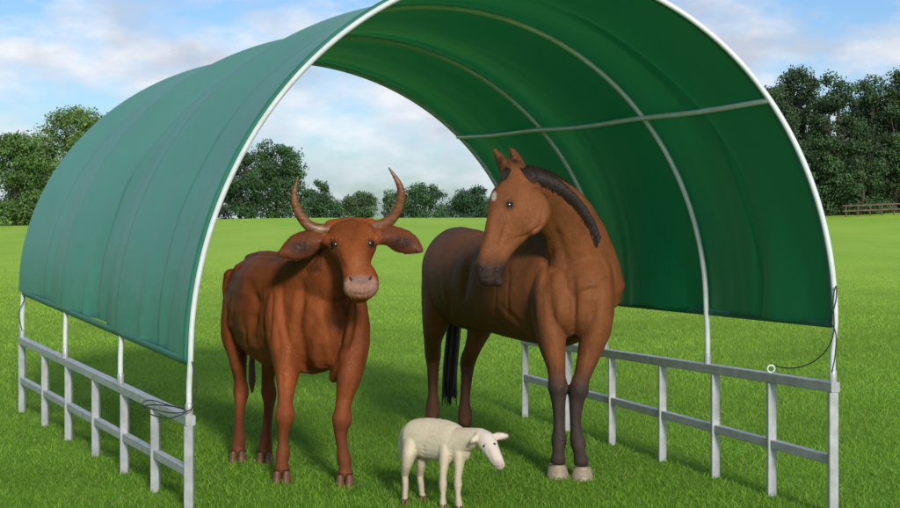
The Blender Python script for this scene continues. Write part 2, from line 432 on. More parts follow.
for n_, t in enumerate(tb):
    p = prm(t)
    t2 = t+(.0055 if t == 1 else (.006 if t == 0 else 0)); o_ = 0 if t == 1 else -.008
    pts = [(*p['L'], p['zL']), (*p['L'], (p['zL']+p['cL'])/2)]+[tuple(arc(t2, a, o_)) for a in np.linspace(math.pi, 0, 37)]+[(*p['Rr'], (p['zR']+p['cR'])/2), (*p['Rr'], p['zR'])]
    q = Geo(); q.wire(pts, (.0155 if t == 1 else .0165) if t else .02, n=12, sub=3, U=(0.12, 1, 0)); q.build('arch_pole', M['pole'], sh)
    for (xy, z) in ((p['L'], p['zL']), (p['Rr'], p['zR'])):
        q = Geo(); q.wire([(*xy, z-.005), (*xy, z+.05)], .022, n=14, sub=1, U=(0, 1, 0)); q.build('pole_socket', M['steel'], sh)
q = Geo(); q.wire([tuple(arc(t, lerp(R(42), R(37), t), o)) for t, o in ((.004, -.02), (.17, -.048), (.345, -.044), (.51, -.070), (.685, -.044), (.85, -.044), (1.002, -.004))], .0155, n=10, sub=3, U=(.1, .1, 1)); q.build('purlin', M['pole'], sh)
tp = [0, .196, .37, .546, .707, .857, 1]
for side in 'LR':
    key = 'L' if side == 'L' else 'Rr'; zk = 'z'+side; mk = 'm'+side
    P0, P1 = prm(-.006), prm(1.006)
    w = .055
    q = Geo(); q.beam((*P0[key], P0[zk]-w/2), (*P1[key], P1[zk]-w/2), w, w); q.build('top_rail', M['steel'], sh, False)
    for i, t in enumerate(tp):
        p = prm(t)
        q = Geo(); q.beam((*p[key], -.05), (*p[key], p[zk]-w-.001), .05, .05)
        q.build('post', M['steel'], sh, False)
    for i in range(6):
        a, b = prm(tp[i]), prm(tp[i+1]); d = (b[key]-a[key]); d = d/np.linalg.norm(d)*.026
        q = Geo(); q.beam((*(a[key]+d), a[mk]), (*(b[key]-d), b[mk]), .042, .05)
        q.build('middle_rail', M['steel'], sh, False)
def cord(pts, r=.0035, name='cord'):
    q = Geo(); q.wire([W(*p) for p in pts], r, n=7, sub=8, U=(.2, .9, .37)); q.build(name, M['cord'], sh)
cord([(192, 362, 7.58), (197, 380, 7.56), (194, 400, 7.56), (190, 410, 7.56), (172, 413, 7.6), (150, 408, 7.75), (142, 404, 7.8), (150, 400, 7.8), (168, 405, 7.65), (186, 411, 7.56), (170, 418, 7.6), (150, 414, 7.75), (145, 406, 7.8), (160, 405, 7.7), (184, 408, 7.56)])
cord([(22, 290, 11.5), (24, 300, 11.48), (19, 312, 11.48), (22, 330, 11.5)])
cord([(830, 322, 7.5), (836, 300, 7.48), (836, 286, 7.48), (833, 300, 7.47), (834, 328, 7.47), (829, 346, 7.52), (816, 360, 7.62), (800, 367, 7.72), (786, 368, 7.8), (776, 366, 7.88)])
cord([(831, 322, 7.5), (836, 335, 7.48), (835, 356, 7.48), (832, 372, 7.5)])
q = Geo(); c = W(771, 371, 7.93)
q.wire([c+np.array([.02*math.cos(a), 0, .02*math.sin(a)+.012]) for a in np.linspace(-1.57, 4.7, 15)], .005, n=8, sub=2, U=(0, 1, 0)); q.build('ring_bolt', M['pole'], sh)

# ------------------------------------------------------------ animals
def bvh_of(me, co): return BVHTree.FromPolygons([tuple(c) for c in co], [tuple(p.vertices) for p in me.polygons])
def fuse(g, voxel, iters, name):
    me = g.mesh(name, False); o = bpy.data.objects.new('tmp', me); COL.objects.link(o)
    m = o.modifiers.new('r', 'REMESH'); m.mode = 'VOXEL'; m.voxel_size = voxel; m.use_smooth_shade = True
    s = o.modifiers.new('s', 'SMOOTH'); s.factor = .5; s.iterations = iters
    dg = bpy.context.evaluated_depsgraph_get(); ev = o.evaluated_get(dg)
    nm = bpy.data.meshes.new_from_object(ev); nm.name = name
    COL.objects.unlink(o); bpy.data.objects.remove(o); nm.materials.clear()
    n = len(nm.vertices); co = np.empty(n*3, np.float32); nm.vertices.foreach_get('co', co); co = co.reshape(-1, 3)
    nm.polygons.foreach_set('use_smooth', [True]*len(nm.polygons))
    return nm, co, bvh_of(nm, co)
def normals(me):
    nm = np.empty(len(me.vertices)*3, np.float32); me.vertices.foreach_get('normal', nm); return nm.reshape(-1, 3)
def hit(bvh, px, py):
    d = (Vector(W(px, py, 10))-CAM).normalized(); h = bvh.ray_cast(CAM, d)
    return (h[0], h[1]) if h[0] is not None else (Vector(W(px, py, 8.5)), Vector((0, -1, 0)))
def sculpt(me, co, bvh, strokes, rough_amp=.0):
    """strokes: (polyline of px points, radius m, push m) pressed into or raised from the skin"""
    nm = normals(me); disp = np.zeros(len(co))
    for pts, r, amt in strokes:
        S = []
        for a, b in zip(pts[:-1], pts[1:]) if len(pts) > 1 else [(pts[0], pts[0])]:
            L = math.hypot(b[0]-a[0], b[1]-a[1]); k = max(1, int(L/3))
            for i in range(k+1): S.append((a[0]+(b[0]-a[0])*i/k, a[1]+(b[1]-a[1])*i/k))
        w = np.zeros(len(co))
        for i, s in enumerate(S):
            p = np.array(hit(bvh, *s)[0]); d2 = ((co-p)**2).sum(1); e = 1
            if len(S) > 4: e = min(1, .35+.65*math.sin(math.pi*(i+.5)/len(S))*1.4)
            w = np.maximum(w, e*np.exp(-d2/(r*r)))
        disp += w*amt
    if rough_amp:
        disp += np.array([noise.noise(Vector(c)*11)*rough_amp+noise.noise(Vector(c)*4+Vector((3, 3, 3)))*rough_amp*1.6 for c in co])*np.clip((co[:, 2]-.5)/.3, .15, 1)
    co += nm*disp[:, None]
    me.vertices.foreach_set('co', co.ravel()); me.update()
    return bvh_of(me, co)
class Paint:
    def __init__(s, co, base): s.co = co; s.c = np.tile(np.array(base, np.float32), (len(co), 1)); s.px = 450+co[:, 0]*F/co[:, 1]; s.py = 218-(co[:, 2]-1.6)*F/co[:, 1]
    def blob(s, c, r, col, a=1, soft=.5):
        d = np.linalg.norm((s.co-np.array(c))/np.array(r if hasattr(r, '__len__') else (r, r, r)), axis=1)
        w = np.clip((1-d)/soft, 0, 1)[:, None]*a; s.c = s.c*(1-w)+np.array(col)*w
    def w(s, w, col): w = np.clip(w, 0, 1)[:, None]; s.c = s.c*(1-w)+np.array(col)*w
    def store(s, me):
        at = me.color_attributes.new('col', 'FLOAT_COLOR', 'POINT'); c = np.ones((len(s.co), 4), np.float32); c[:, :3] = s.c
        at.data.foreach_set('color', c.ravel())
def fur(me, co, cols, N, L, wd, root, seed, skip=None, mat='strand', lift=.12):
    rg = np.random.default_rng(seed); nm = normals(me)
    idx = rg.integers(0, len(co), N)
    if skip is not None: idx = idx[~skip[idx]]
    n = nm[idx]; N = len(idx)
    jit = rg.normal(0, .005, (N, 3)); jit -= n*(jit*n).sum(1)[:, None]
    p = co[idx]+jit-n*.001
    f = np.tile(np.array([0, .55, -1.]), (N, 1))
    sw = np.stack([np.sin(p[:, 2]*9+p[:, 1]*5), np.cos(p[:, 0]*8+p[:, 2]*6), np.zeros(N)], 1)*.3+rg.normal(0, .2, (N, 3))
    f += sw; f -= n*(f*n).sum(1)[:, None]; f /= np.linalg.norm(f, axis=1)[:, None]+1e-6
    s = np.cross(f, n); l = (L*(.5+.8*rg.random(N))*np.clip(.5+(p[:, 2]-.3)*.8, .5, 1))[:, None]
    tip = p+f*l+n*l*lift
    V = np.stack([p-s*wd/2, p+s*wd/2, tip], 1)
    c = cols[idx]*(.7+.65*rg.random((N, 1))); C = np.repeat(c[:, None, :], 3, 1)
    colored('fur', V.reshape(-1, 3), np.arange(N*3).reshape(-1, 3), C.reshape(-1, 3), M[mat], root)
def eye(bvh, px, py, r, root, deep=.5, lid=True):
    p, n = hit(bvh, px, py); q = Geo(); c = p-n*r*deep; q.ball(c, r, 18); e = q.build('eye', M['eye'], root)
    if lid:
        q = Geo(); n = Vector(n); sd = n.cross(Vector((0, 0, 1))).normalized(); up = sd.cross(n)
        for sg, lo in ((1, .62), (-1, .66)):
            pts = []
            for a in np.linspace(-1.35, 1.35, 9):
                d = sd*math.sin(a)+(up*sg*lo+n*.72)*math.cos(a); pts.append(tuple(c+d.normalized()*r*1.0)+(r*.2, r*.2))
            q.tube(pts, tuple(n), n=8, sub=3)
        l = link('eyelid', q.mesh('eyelid'), M['lid'], e)
def nostril(bvh, px, py, r, root, tilt=0):
    p, n = hit(bvh, px, py); q = Geo(); q.ball((0, 0, 0), r, 12)
    c, s = math.cos(tilt), math.sin(tilt); o = p-n*r[1]*.45
    q.v = [(v[0]*c-v[2]*s+o[0], v[1]+o[1], v[0]*s+v[2]*c+o[2]) for v in q.v]
    q.build('nostril', M['nostril'], root)
def hoof(root, x, y, r, h, mat, cloven=False, z0=0):
    q = Geo(); parts = [(-.5, .52), (.5, .52)] if cloven else [(0, 1)]
    for ox, sx in parts:
        n = 18; rings = []
        for z, s, f in ((h, .74, .12), (h*.8, .84, .04), (h*.3, 1.0, -.12), (h*.06, 1.08, -.18), (0, 1.04, -.18)):
            rings.append([(x+ox*r*.98+r*s*sx*math.cos(a)*(1 if not cloven else .93), y+f*r*1.2+r*s*(1.15)*math.sin(a), z0+z) for a in np.linspace(0, 2*math.pi, n, endpoint=False)])
        v = [p for rg in rings for p in rg]; f = []
        for i in range(4):
            for k in range(n):
                f.append((i*n+k, (i+1)*n+k, (i+1)*n+(k+1) % n, i*n+(k+1) % n))
        f.append(tuple(reversed(range(n)))); f.append(tuple(range(4*n, 5*n))); q.add(v, f)
    q.build('hoof', mat, root)
DN = (0, -1, 0)

# ---- cow
cow = empty('cow', (-1.0, 9.0, 0), 'reddish brown horned cow standing under the shelter facing forward', 'cow')
g = Geo()
g.ptube([(254, 284, 9.8, 18, 22), (256, 292, 9.72, 30, 38), (264, 303, 9.5, 37, 49), (278, 310, 9.2, 43, 56), (296, 312, 8.95, 43, 56), (311, 318, 8.78, 39, 56), (323, 326, 8.64, 34, 52), (330, 335, 8.56, 24, 40)], sq=.9)
g.ptube([(250, 260, 9.7, 6, 6), (262, 258, 9.45, 7, 7), (290, 259, 9.0, 9, 8), (308, 260, 8.82, 12, 12)])
for a in ((240, 270, 9.5), (266, 261, 9.45)): g.pball(*a, 7)
g.ptube([(231, 276, 9.6, 7, 8), (233, 288, 9.62, 11, 13), (240, 302, 9.6, 14, 18)], DN)
g.ptube([(300, 294, 8.85, 32, 44), (318, 281, 8.66, 28, 42), (333, 266, 8.5, 23, 34), (345, 252, 8.4, 17, 22)])
g.ptube([(353, 292, 8.3, 3.5, 8), (352, 315, 8.36, 4, 13), (347, 343, 8.46, 5, 14), (341, 364, 8.54, 7, 12), (335, 376, 8.62, 6, 8)], DN)
g.ptube([(351, 229, 8.37, 18, 10), (351, 234, 8.33, 23.5, 16), (352, 244, 8.26, 25, 21), (354, 256, 8.17, 18.5, 19), (357, 268, 8.08, 15, 15.5), (360, 279, 8.01, 17.3, 14.5), (361, 288, 7.97, 17.3, 12)], (0, -1, .5), sq=.84)
g.ptube([(350, 258, 8.3, 14, 13), (355, 277, 8.15, 12, 11), (361, 295, 8.04, 11.5, 8)], (0, -1, .5))
for ex in (331, 372): g.ptube([(ex-4, 240, 8.24, 5, 5), (ex+4, 239, 8.22, 6, 5)], DN)
g.ptube([(331, 227, 8.36, 8, 7), (351, 224, 8.37, 6.5, 7), (371, 227, 8.36, 8, 7)], DN)
g.ptube([(330, 240, 8.33, 6, 6), (316, 240, 8.32, 10.5, 3.6), (300, 246, 8.31, 13, 3.2), (288, 251, 8.3, 9, 3), (280, 254, 8.3, 3, 2.5)], DN, cup=-.32)
g.ptube([(374, 239, 8.33, 6, 6), (388, 236, 8.32, 10.5, 3.6), (402, 241, 8.31, 12.5, 3.2), (413, 246, 8.3, 9, 3), (421, 250, 8.3, 3, 2.5)], DN, cup=-.32)
g.ptube([(284, 285, 8.9, 13, 24), (283, 315, 8.8, 18, 35), (286, 343, 8.72, 18, 28), (287, 368, 8.66, 13, 20), (286, 390, 8.6, 9, 13), (285, 403, 8.58, 8, 10.5), (285, 415, 8.56, 10.2, 11), (284, 426, 8.57, 7.4, 9), (283, 440, 8.57, 5.4, 7.5), (283, 453, 8.57, 7.4, 9), (282, 461, 8.55, 6.2, 8), (282, 468, 8.53, 7.6, 9)], DN)
g.ptube([(355, 295, 8.64, 9, 22), (356, 322, 8.62, 14, 31), (353, 350, 8.56, 16, 26), (349, 376, 8.5, 12.5, 19), (345, 396, 8.48, 9, 13), (343, 407, 8.46, 8, 10.5), (342, 419, 8.45, 10.2, 11), (341, 430, 8.46, 7.4, 9), (342, 446, 8.46, 5.4, 7.5), (344, 459, 8.45, 7.4, 9), (345, 467, 8.43, 6.2, 8), (345, 473, 8.41, 7.6, 9)], DN)
g.ptube([(245, 280, 9.66, 16, 24), (240, 308, 9.62, 17.5, 35), (236, 336, 9.54, 14.5, 27), (238, 358, 9.46, 9.2, 16), (240, 378, 9.5, 6.4, 11), (241, 392, 9.52, 7.7, 11.5), (240, 406, 9.46, 5.2, 8), (239, 428, 9.34, 4.8, 7), (239, 440, 9.3, 6.8, 8), (238, 450, 9.25, 6.8, 8)], DN)
g.ptube([(275, 300, 9.6, 18, 30), (276, 335, 9.5, 14, 26), (271, 360, 9.42, 9.2, 16), (268, 378, 9.44, 6.4, 11), (269, 393, 9.46, 7.7, 11.5), (269, 406, 9.4, 5.2, 8), (267, 428, 9.28, 4.8, 7), (266, 442, 9.24, 6.8, 8), (265, 452, 9.2, 6.8, 8)], DN)
g.ptube([(262, 350, 9.3, 12, 10), (300, 362, 8.95, 16, 10)])
me, co, bvh = fuse(g, .0078, 9, 'body')
bvh = sculpt(me, co, bvh, [
    ([(302, 285), (298, 325), (304, 362)], .04, -.022), ([(272, 292), (268, 330)], .035, -.010),
    ([(318, 290), (327, 325), (333, 355)], .026, -.008), ([(333, 286), (340, 318), (343, 348)], .022, -.007),
    ([(248, 284), (256, 305), (252, 330)], .06, -.028), ([(262, 285), (259, 340)], .016, -.005), ([(272, 282), (269, 343)], .016, -.005), ([(283, 282), (279, 340)], .016, -.004),
    ([(322, 348), (328, 385)], .024, -.010), ([(290, 330), (288, 362)], .03, .010), ([(276, 322), (279, 352)], .022, -.009), ([(362, 330), (360, 360)], .025, .008), ([(294, 300), (292, 322)], .04, .010), ([(282, 372), (283, 395)], .014, -.006), ([(352, 378), (347, 398)], .014, -.006),
    ([(232, 300), (230, 335)], .03, .010), ([(245, 330), (247, 352)], .02, -.010), ([(310, 268), (322, 262)], .025, .01),
    ([(334, 246)], .022, -.010), ([(371, 245)], .022, -.010), ([(328, 238), (339, 239)], .010, .008), ([(365, 238), (377, 237)], .010, .008), ([(351, 228), (351, 240)], .03, -.010),
    ([(347, 250), (352, 268)], .007, -.005), ([(361, 250), (364, 268)], .007, -.005), ([(338, 253), (346, 270)], .012, -.008), ([(370, 252), (368, 268)], .010, -.007),
    ([(335, 262), (344, 278)], .012, -.008), ([(346, 291), (354, 294), (363, 295), (373, 291)], .006, -.010),
    ([(351, 280)], .010, -.012), ([(370, 279)], .010, -.012), ([(347, 274), (360, 270), (371, 273)], .007, -.004), ([(348, 276), (346, 284)], .010, .006), ([(373, 275), (375, 283)], .010, .005),
    ([(285, 414)], .03, .006), ([(342, 418)], .03, .006), ([(286, 430), (286, 448)], .008, -.005), ([(345, 434), (345, 452)], .008, -.005)], .005)
pt = Paint(co, (.27, .070, .021))
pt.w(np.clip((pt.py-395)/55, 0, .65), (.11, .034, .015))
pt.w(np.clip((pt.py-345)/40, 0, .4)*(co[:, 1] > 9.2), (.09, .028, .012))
pt.w(np.clip((pt.px-330)/25, 0, .4)*(pt.py > 268)*(pt.py < 400)*(co[:, 1] > 8.25), (.13, .036, .013))  # shade on the right of neck and chest, painted into the coat colour
mz = hit(bvh, 361, 286)[0]; pt.blob(mz, (.14, .2, .07), (.36, .20, .15), .85, .35)
pt.blob(hit(bvh, 361, 280)[0], (.075, .08, .032), (.24, .135, .11), .9, .5)
pt.blob(hit(bvh, 357, 263)[0], (.06, .1, .10), (.36, .14, .06), .6, .9)
for ex, ey in ((334, 245), (371, 244)): pt.blob(hit(bvh, ex, ey)[0], .05, (.05, .018, .01), .85, .8)
ear = ((pt.px < 322)*(pt.px > 270)+(pt.px > 382)*(pt.px < 430))*(pt.py > 220)*(pt.py < 272)*(co[:, 1] < 8.42)*1.0
pt.w(ear*.8, (.12, .038, .018))
for ex, ey in ((300, 247), (402, 242)):
    e2 = np.clip(1.2-np.sqrt(((pt.px-ex)/13)**2+((pt.py-ey)/6.5)**2), 0, 1)*(co[:, 1] < 8.42); pt.w(e2*1.4, (.05, .022, .017))
pt.blob(hit(bvh, 351, 230)[0], .11, (.16, .043, .016), .6, .8)
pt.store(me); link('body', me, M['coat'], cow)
nose = np.linalg.norm(co-np.array(mz), axis=1) < .05
fur(me, co, pt.c, 270000, .014, .0020, cow, 1, nose)
eye(bvh, 334, 245, .024, cow); eye(bvh, 371, 244, .024, cow)
nostril(bvh, 351, 279.5, (.012, .012, .018), cow, .5); nostril(bvh, 370, 278.5, (.012, .012, .018), cow, -.5)
q = Geo(); q.ptube([(334, 229, 8.36, 7.2), (320, 230, 8.35, 6.4), (307, 224, 8.33, 5.4), (297, 209, 8.3, 4.4), (294, 194, 8.28, 3.1), (298, 177, 8.27, .8)], DN, n=16); q.build('horn', M['horn'], cow)
q = Geo(); q.ptube([(368, 227, 8.36, 7.2), (383, 225, 8.35, 6.4), (395, 214, 8.33, 5.4), (401, 198, 8.3, 4.4), (399, 184, 8.28, 3.1), (389, 168, 8.27, .8)], DN, n=16); q.build('horn', M['horn'], cow)
for px, Y in ((282, 8.5), (345, 8.38), (238, 9.22), (265, 9.17)): hoof(cow, (px-450)*Y/F, Y, .056, .07, M['hoof'], True)
q = Geo(); q.ptube([(258, 276, 9.86, 3), (257, 290, 9.96, 3), (255, 315, 9.97, 2.6), (253, 345, 9.93, 2.4), (252, 362, 9.9, 3), (252, 380, 9.88, 3.6), (252, 392, 9.86, 1)], DN); q.build('tail', M['redhair'], cow)
rg = random.Random(5); q = Geo()
for i in range(60):
    o = rg.uniform(-11, 11); q.ptube([(351+o*.7, 220+abs(o)*.1, 8.32, .8), (351+o, 226, 8.26, 1.0), (351+o*1.1, 232+rg.uniform(-2, 4), 8.25, .3)], (.6, .7, .1), n=5, sub=3)
q.build('forehead_tuft', M['redhair'], cow)

# ---- horse
hs = empty('horse', (.5, 9.5, 0), 'tall brown bay horse with its head turned left beside the cow', 'horse')
g = Geo()
g.ptube([(452, 266, 10.78, 20, 26), (456, 271, 10.6, 35, 44), (466, 278, 10.3, 38, 50), (488, 282, 9.9, 40, 49), (518, 286, 9.5, 44, 53), (550, 289, 9.18, 45, 57), (570, 290, 8.98, 42, 56), (582, 298, 8.84, 32, 46), (586, 308, 8.78, 22, 32)], n=36, sub=10)
g.ptube([(500, 236, 9.8, 8, 7), (530, 236, 9.4, 10, 9), (560, 240, 9.1, 14, 14)])
g.ptube([(582, 288, 8.95, 34, 44), (580, 260, 8.88, 28, 37), (573, 233, 8.77, 20, 31), (560, 210, 8.66, 16, 28), (544, 194, 8.56, 14.5, 23), (529, 184, 8.47, 14, 18)], (1, 0, .45))
hd = (-.88, -.47, -.1)
g.ptube([(513, 172, 8.43, 13, 13), (518, 185, 8.39, 17, 22), (518, 198, 8.35, 17.5, 28), (514, 213, 8.3, 15.5, 29), (506, 229, 8.25, 12.5, 23.5), (498, 245, 8.21, 11, 18), (492.5, 259, 8.17, 11, 15.5), (489, 269, 8.14, 12, 14.5), (487.5, 277, 8.12, 9.5, 10.5)], hd, sq=.9)
g.ptube([(494, 275, 8.14, 7, 6), (498, 282, 8.14, 6, 5)], hd)
g.ptube([(532, 197, 8.31, 9, 11), (536, 211, 8.3, 11, 16), (528, 227, 8.27, 8, 12)], (1, 0, .2))
g.ptube([(514, 198, 8.27, 4, 4), (504, 199, 8.25, 4.5, 4)], (0, -1, .3))
g.ptube([(508, 173, 8.42, 6, 5), (503, 164, 8.4, 6.2, 2.8), (498, 155, 8.39, 4.3, 2.5), (494, 149, 8.38, 1.6, 1.6)], DN, cup=-.4)
g.ptube([(521, 172, 8.47, 6, 5), (518, 163, 8.46, 6.2, 2.8), (514, 154, 8.45, 4.3, 2.5), (511, 149, 8.44, 1.6, 1.6)], DN, cup=-.4)
g.ptube([(551, 262, 8.98, 12, 24), (547, 292, 8.93, 17, 36), (550, 322, 8.86, 18, 30), (553, 348, 8.8, 13, 20), (556, 368, 8.78, 9, 13.5), (557, 378, 8.77, 8.8, 11), (558, 388, 8.76, 10.4, 12), (558.5, 399, 8.76, 7.6, 9.5), (559, 424, 8.75, 5.6, 8), (559, 440, 8.74, 8.0, 10), (558.5, 450, 8.71, 6.2, 8), (558, 460, 8.68, 7.8, 9)], DN)
g.ptube([(600, 266, 8.88, 12, 24), (599, 296, 8.84, 15, 34), (596, 324, 8.78, 16, 28), (590, 350, 8.75, 12.5, 19), (584, 371, 8.72, 9, 13.5), (580.5, 381, 8.71, 8.8, 11), (578.5, 391, 8.7, 10.4, 12), (576.5, 402, 8.7, 7.6, 9.5), (575.5, 426, 8.69, 5.6, 8), (578, 442, 8.68, 8.0, 10), (579.5, 452, 8.65, 6.2, 8), (581, 461, 8.62, 7.8, 9)], DN)
g.ptube([(560, 285, 8.78, 16, 16), (564, 312, 8.72, 13, 13), (568, 330, 8.78, 8, 8)], DN)
g.ptube([(586, 285, 8.74, 14, 16), (584, 312, 8.70, 12, 13), (581, 330, 8.76, 8, 8)], DN)
g.ptube([(442, 262, 10.55, 19, 32), (441, 290, 10.5, 20, 38), (437, 317, 10.45, 15, 28), (433, 338, 10.5, 9.5, 16), (433, 356, 10.64, 8, 13), (433, 368, 10.6, 6.2, 9.5), (433, 392, 10.56, 5.0, 7), (433, 405, 10.54, 7, 8), (432, 416, 10.5, 7, 8)], DN)
g.ptube([(478, 280, 10.3, 20, 34), (481, 306, 10.2, 18, 34), (480, 326, 10.15, 13, 24), (474, 345, 10.2, 8.8, 15), (468, 361, 10.32, 8, 13), (467, 374, 10.28, 6.2, 9.5), (465, 398, 10.24, 5.0, 7), (465, 412, 10.22, 7, 8), (465, 422, 10.18, 7, 8)], DN)
me, co, bvh = fuse(g, .0078, 11, 'body')
bvh = sculpt(me, co, bvh, [
    ([(556, 236), (546, 264), (543, 298)], .035, -.018), ([(573, 272), (574, 295), (574, 325)], .022, -.009),
    ([(552, 324), (560, 334), (572, 338)], .026, -.006), ([(577, 338), (590, 334), (598, 324)], .026, -.006),
    ([(553, 222), (561, 245), (568, 268)], .026, -.010), ([(577, 216), (586, 240), (592, 264)], .03, -.009),
    ([(533, 300), (535, 332)], .03, -.014), ([(560, 300), (556, 335)], .025, .007), ([(600, 290), (598, 330)], .025, .007), ([(590, 285), (592, 315)], .022, -.006), ([(553, 345), (555, 368)], .010, -.006), ([(590, 348), (586, 370)], .010, -.006),
    ([(468, 262), (462, 300)], .05, -.022), ([(440, 270), (446, 300)], .04, .012), ([(450, 300), (446, 325)], .025, -.012), ([(500, 305), (522, 325)], .03, -.006),
    ([(485, 262), (482, 310)], .018, -.005), ([(497, 262), (495, 315)], .018, -.005), ([(509, 262), (508, 318)], .018, -.005),
    ([(509, 205)], .024, -.010), ([(502, 199), (509, 197), (516, 200)], .010, .009), ([(519, 191)], .02, -.010), ([(503, 214), (499, 232)], .010, .009), ([(508, 220), (499, 246)], .012, -.009),
    ([(512, 239), (527, 236), (540, 226), (544, 206)], .013, -.012), ([(495, 190), (490, 215), (483, 245)], .012, -.004), ([(526, 205), (527, 222)], .026, .007),
    ([(480, 279), (489, 278), (497, 275), (501, 270)], .0065, -.012), ([(480, 270)], .013, -.013), ([(496, 271)], .010, -.011), ([(476, 264), (483, 261)], .010, .007), ([(491, 264), (499, 264)], .010, .007),
    ([(488, 252), (487, 264)], .010, -.005), ([(502, 252), (496, 264)], .010, -.005), ([(511, 227), (504, 246)], .006, .004),
    ([(558, 387)], .03, .006), ([(579, 390)], .03, .006), ([(562, 405), (562, 435)], .008, -.006), ([(580, 408), (581, 436)], .008, -.006), ([(552, 360), (554, 374)], .01, -.006)], .0035)
pt = Paint(co, (.215, .074, .027))
pt.w(np.clip((pt.py-360)/28, 0, 1)*(co[:, 1] < 9.3)*.93, (.042, .034, .03))
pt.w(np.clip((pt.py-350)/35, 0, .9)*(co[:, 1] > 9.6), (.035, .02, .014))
pt.w(np.clip((co[:, 2]-1.55)/.3, 0, .2)*(pt.px > 545), (.10, .038, .016))
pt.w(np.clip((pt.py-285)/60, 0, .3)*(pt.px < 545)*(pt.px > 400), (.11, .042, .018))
mzl = np.clip((pt.py-252)/16, 0, 1)*(co[:, 1] < 8.3)*(pt.px < 512)*(co[:, 2] > 1.1); pt.w(mzl*.9, (.028, .022, .022))
pt.blob(hit(bvh, 494, 196)[0], (.018, .06, .038), (.6, .52, .45), .95, .4)
pt.blob(hit(bvh, 493, 186)[0], (.012, .05, .03), (.6, .52, .45), .8, .5)
pt.blob(hit(bvh, 509, 205)[0], .05, (.05, .02, .011), .85, .8)
for a, b in ((501, 160), (515, 160)):
    pt.blob(hit(bvh, a, b)[0], .09, (.11, .04, .018), .8, .5); pt.blob(hit(bvh, a, b+1)[0], (.022, .03, .04), (.03, .014, .01), .9, .7)
pt.store(me); link('body', me, M['coat'], hs)
nose = np.linalg.norm(co-np.array(hit(bvh, 487, 276)[0]), axis=1) < .045
fur(me, co, pt.c, 290000, .011, .0019, hs, 2, nose)
eye(bvh, 509, 205, .026, hs); nostril(bvh, 480.5, 270, (.012, .012, .019), hs, .4); nostril(bvh, 496, 271, (.010, .010, .017), hs, -.4)
for px, Y in ((557.5, 8.65), (582, 8.59), (432, 10.46), (465, 10.14)): hoof(hs, (px-450)*Y/F, Y, .066, .08, M['hoof2'] if Y < 9 else M['hoof'])
q = Geo()
for i in range(46):
    a = rg.uniform(-5, 5); b = rg.uniform(-.04, .04)
    q.ptube([(458+a*.3, 240, 10.97+b, 2), (457+a*.8, 275, 11.05+b, 2.4), (454+a, 325, 11.0+b, 2.4), (450+a*1.1, 370, 10.95+b, 2), (449+a*1.2+rg.uniform(-2, 2), 395+rg.uniform(-8, 12), 10.92+b, .4)], DN, n=6, sub=4)
q.build('tail', M['hair'], hs)
q = Geo()
# mane: fine hair rooted along the crest, lying close over the near side of the neck
crest = [(519, 168), (533, 167), (547, 172), (561, 180), (574, 191), (586, 205), (595, 220), (601, 236)]
for i in range(1500):
    s = rg.random()*(len(crest)-1.001); k = int(s); a = np.array(crest[k]); b = np.array(crest[k+1]); c = a+(b-a)*(s-k)
    Yc = 8.42+.075*s; L = (6+rg.random()**1.3*12)*(1-.5*s/7); dx, dy = (b-a)/np.linalg.norm(b-a)
    inx, iny = -dy, dx
    pts = []
    lean = .5+.7*rg.random()
    for q_, f in enumerate((0, .35, .7, 1)):
        X_ = c[0]+inx*L*f+dx*lean*L*f*1.2; Y_ = c[1]+iny*L*f+dy*lean*L*f*1.2
        h = bvh.ray_cast(CAM, (Vector(W(X_, Y_, 10))-CAM).normalized())
        d = h[0].y if h[0] is not None and h[0].y < 9.3 else Yc
        pts.append((X_, Y_, d-.003-.005*rg.random(), (.6, .8, .55, .15)[q_]))
    Yr = pts[1][2]; pts[0] = (pts[0][0], pts[0][1]-.5, Yr+.04, .6)
    q.ptube(pts, (.6, .7, .1), n=4, sub=2)
for i in range(320):
    s = rg.random()*(len(crest)-1.001); k = int(s); a = np.array(crest[k]); b = np.array(crest[k+1]); c = a+(b-a)*(s-k); Yc = 8.44+.075*s
    L = 10+rg.random()*14; o = rg.uniform(-2, 2)
    q.ptube([(c[0]-3+o, c[1]+5, Yc, .8), (c[0]+o, c[1]-.5-rg.random(), Yc+.02, 1.0), (c[0]+3+o, c[1]+L*.3, Yc+.10, .9), (c[0]+3+o, c[1]+L, Yc+.15, .3)], (.6, .7, .1), n=4, sub=3)
q.build('mane', M['hair'], hs)
q = Geo()
for i in range(30):
    o = rg.uniform(-4, 4); q.ptube([(513+o*.6, 166, 8.42, .8), (508+o, 169, 8.35, .9), (504+o, 176+rg.uniform(0, 3), 8.3, .6), (502+o*1.1, 182+rg.uniform(-3, 3), 8.28, .2)], (.6, .7, .1), n=5, sub=3)
q.build('forelock', M['hair'], hs)

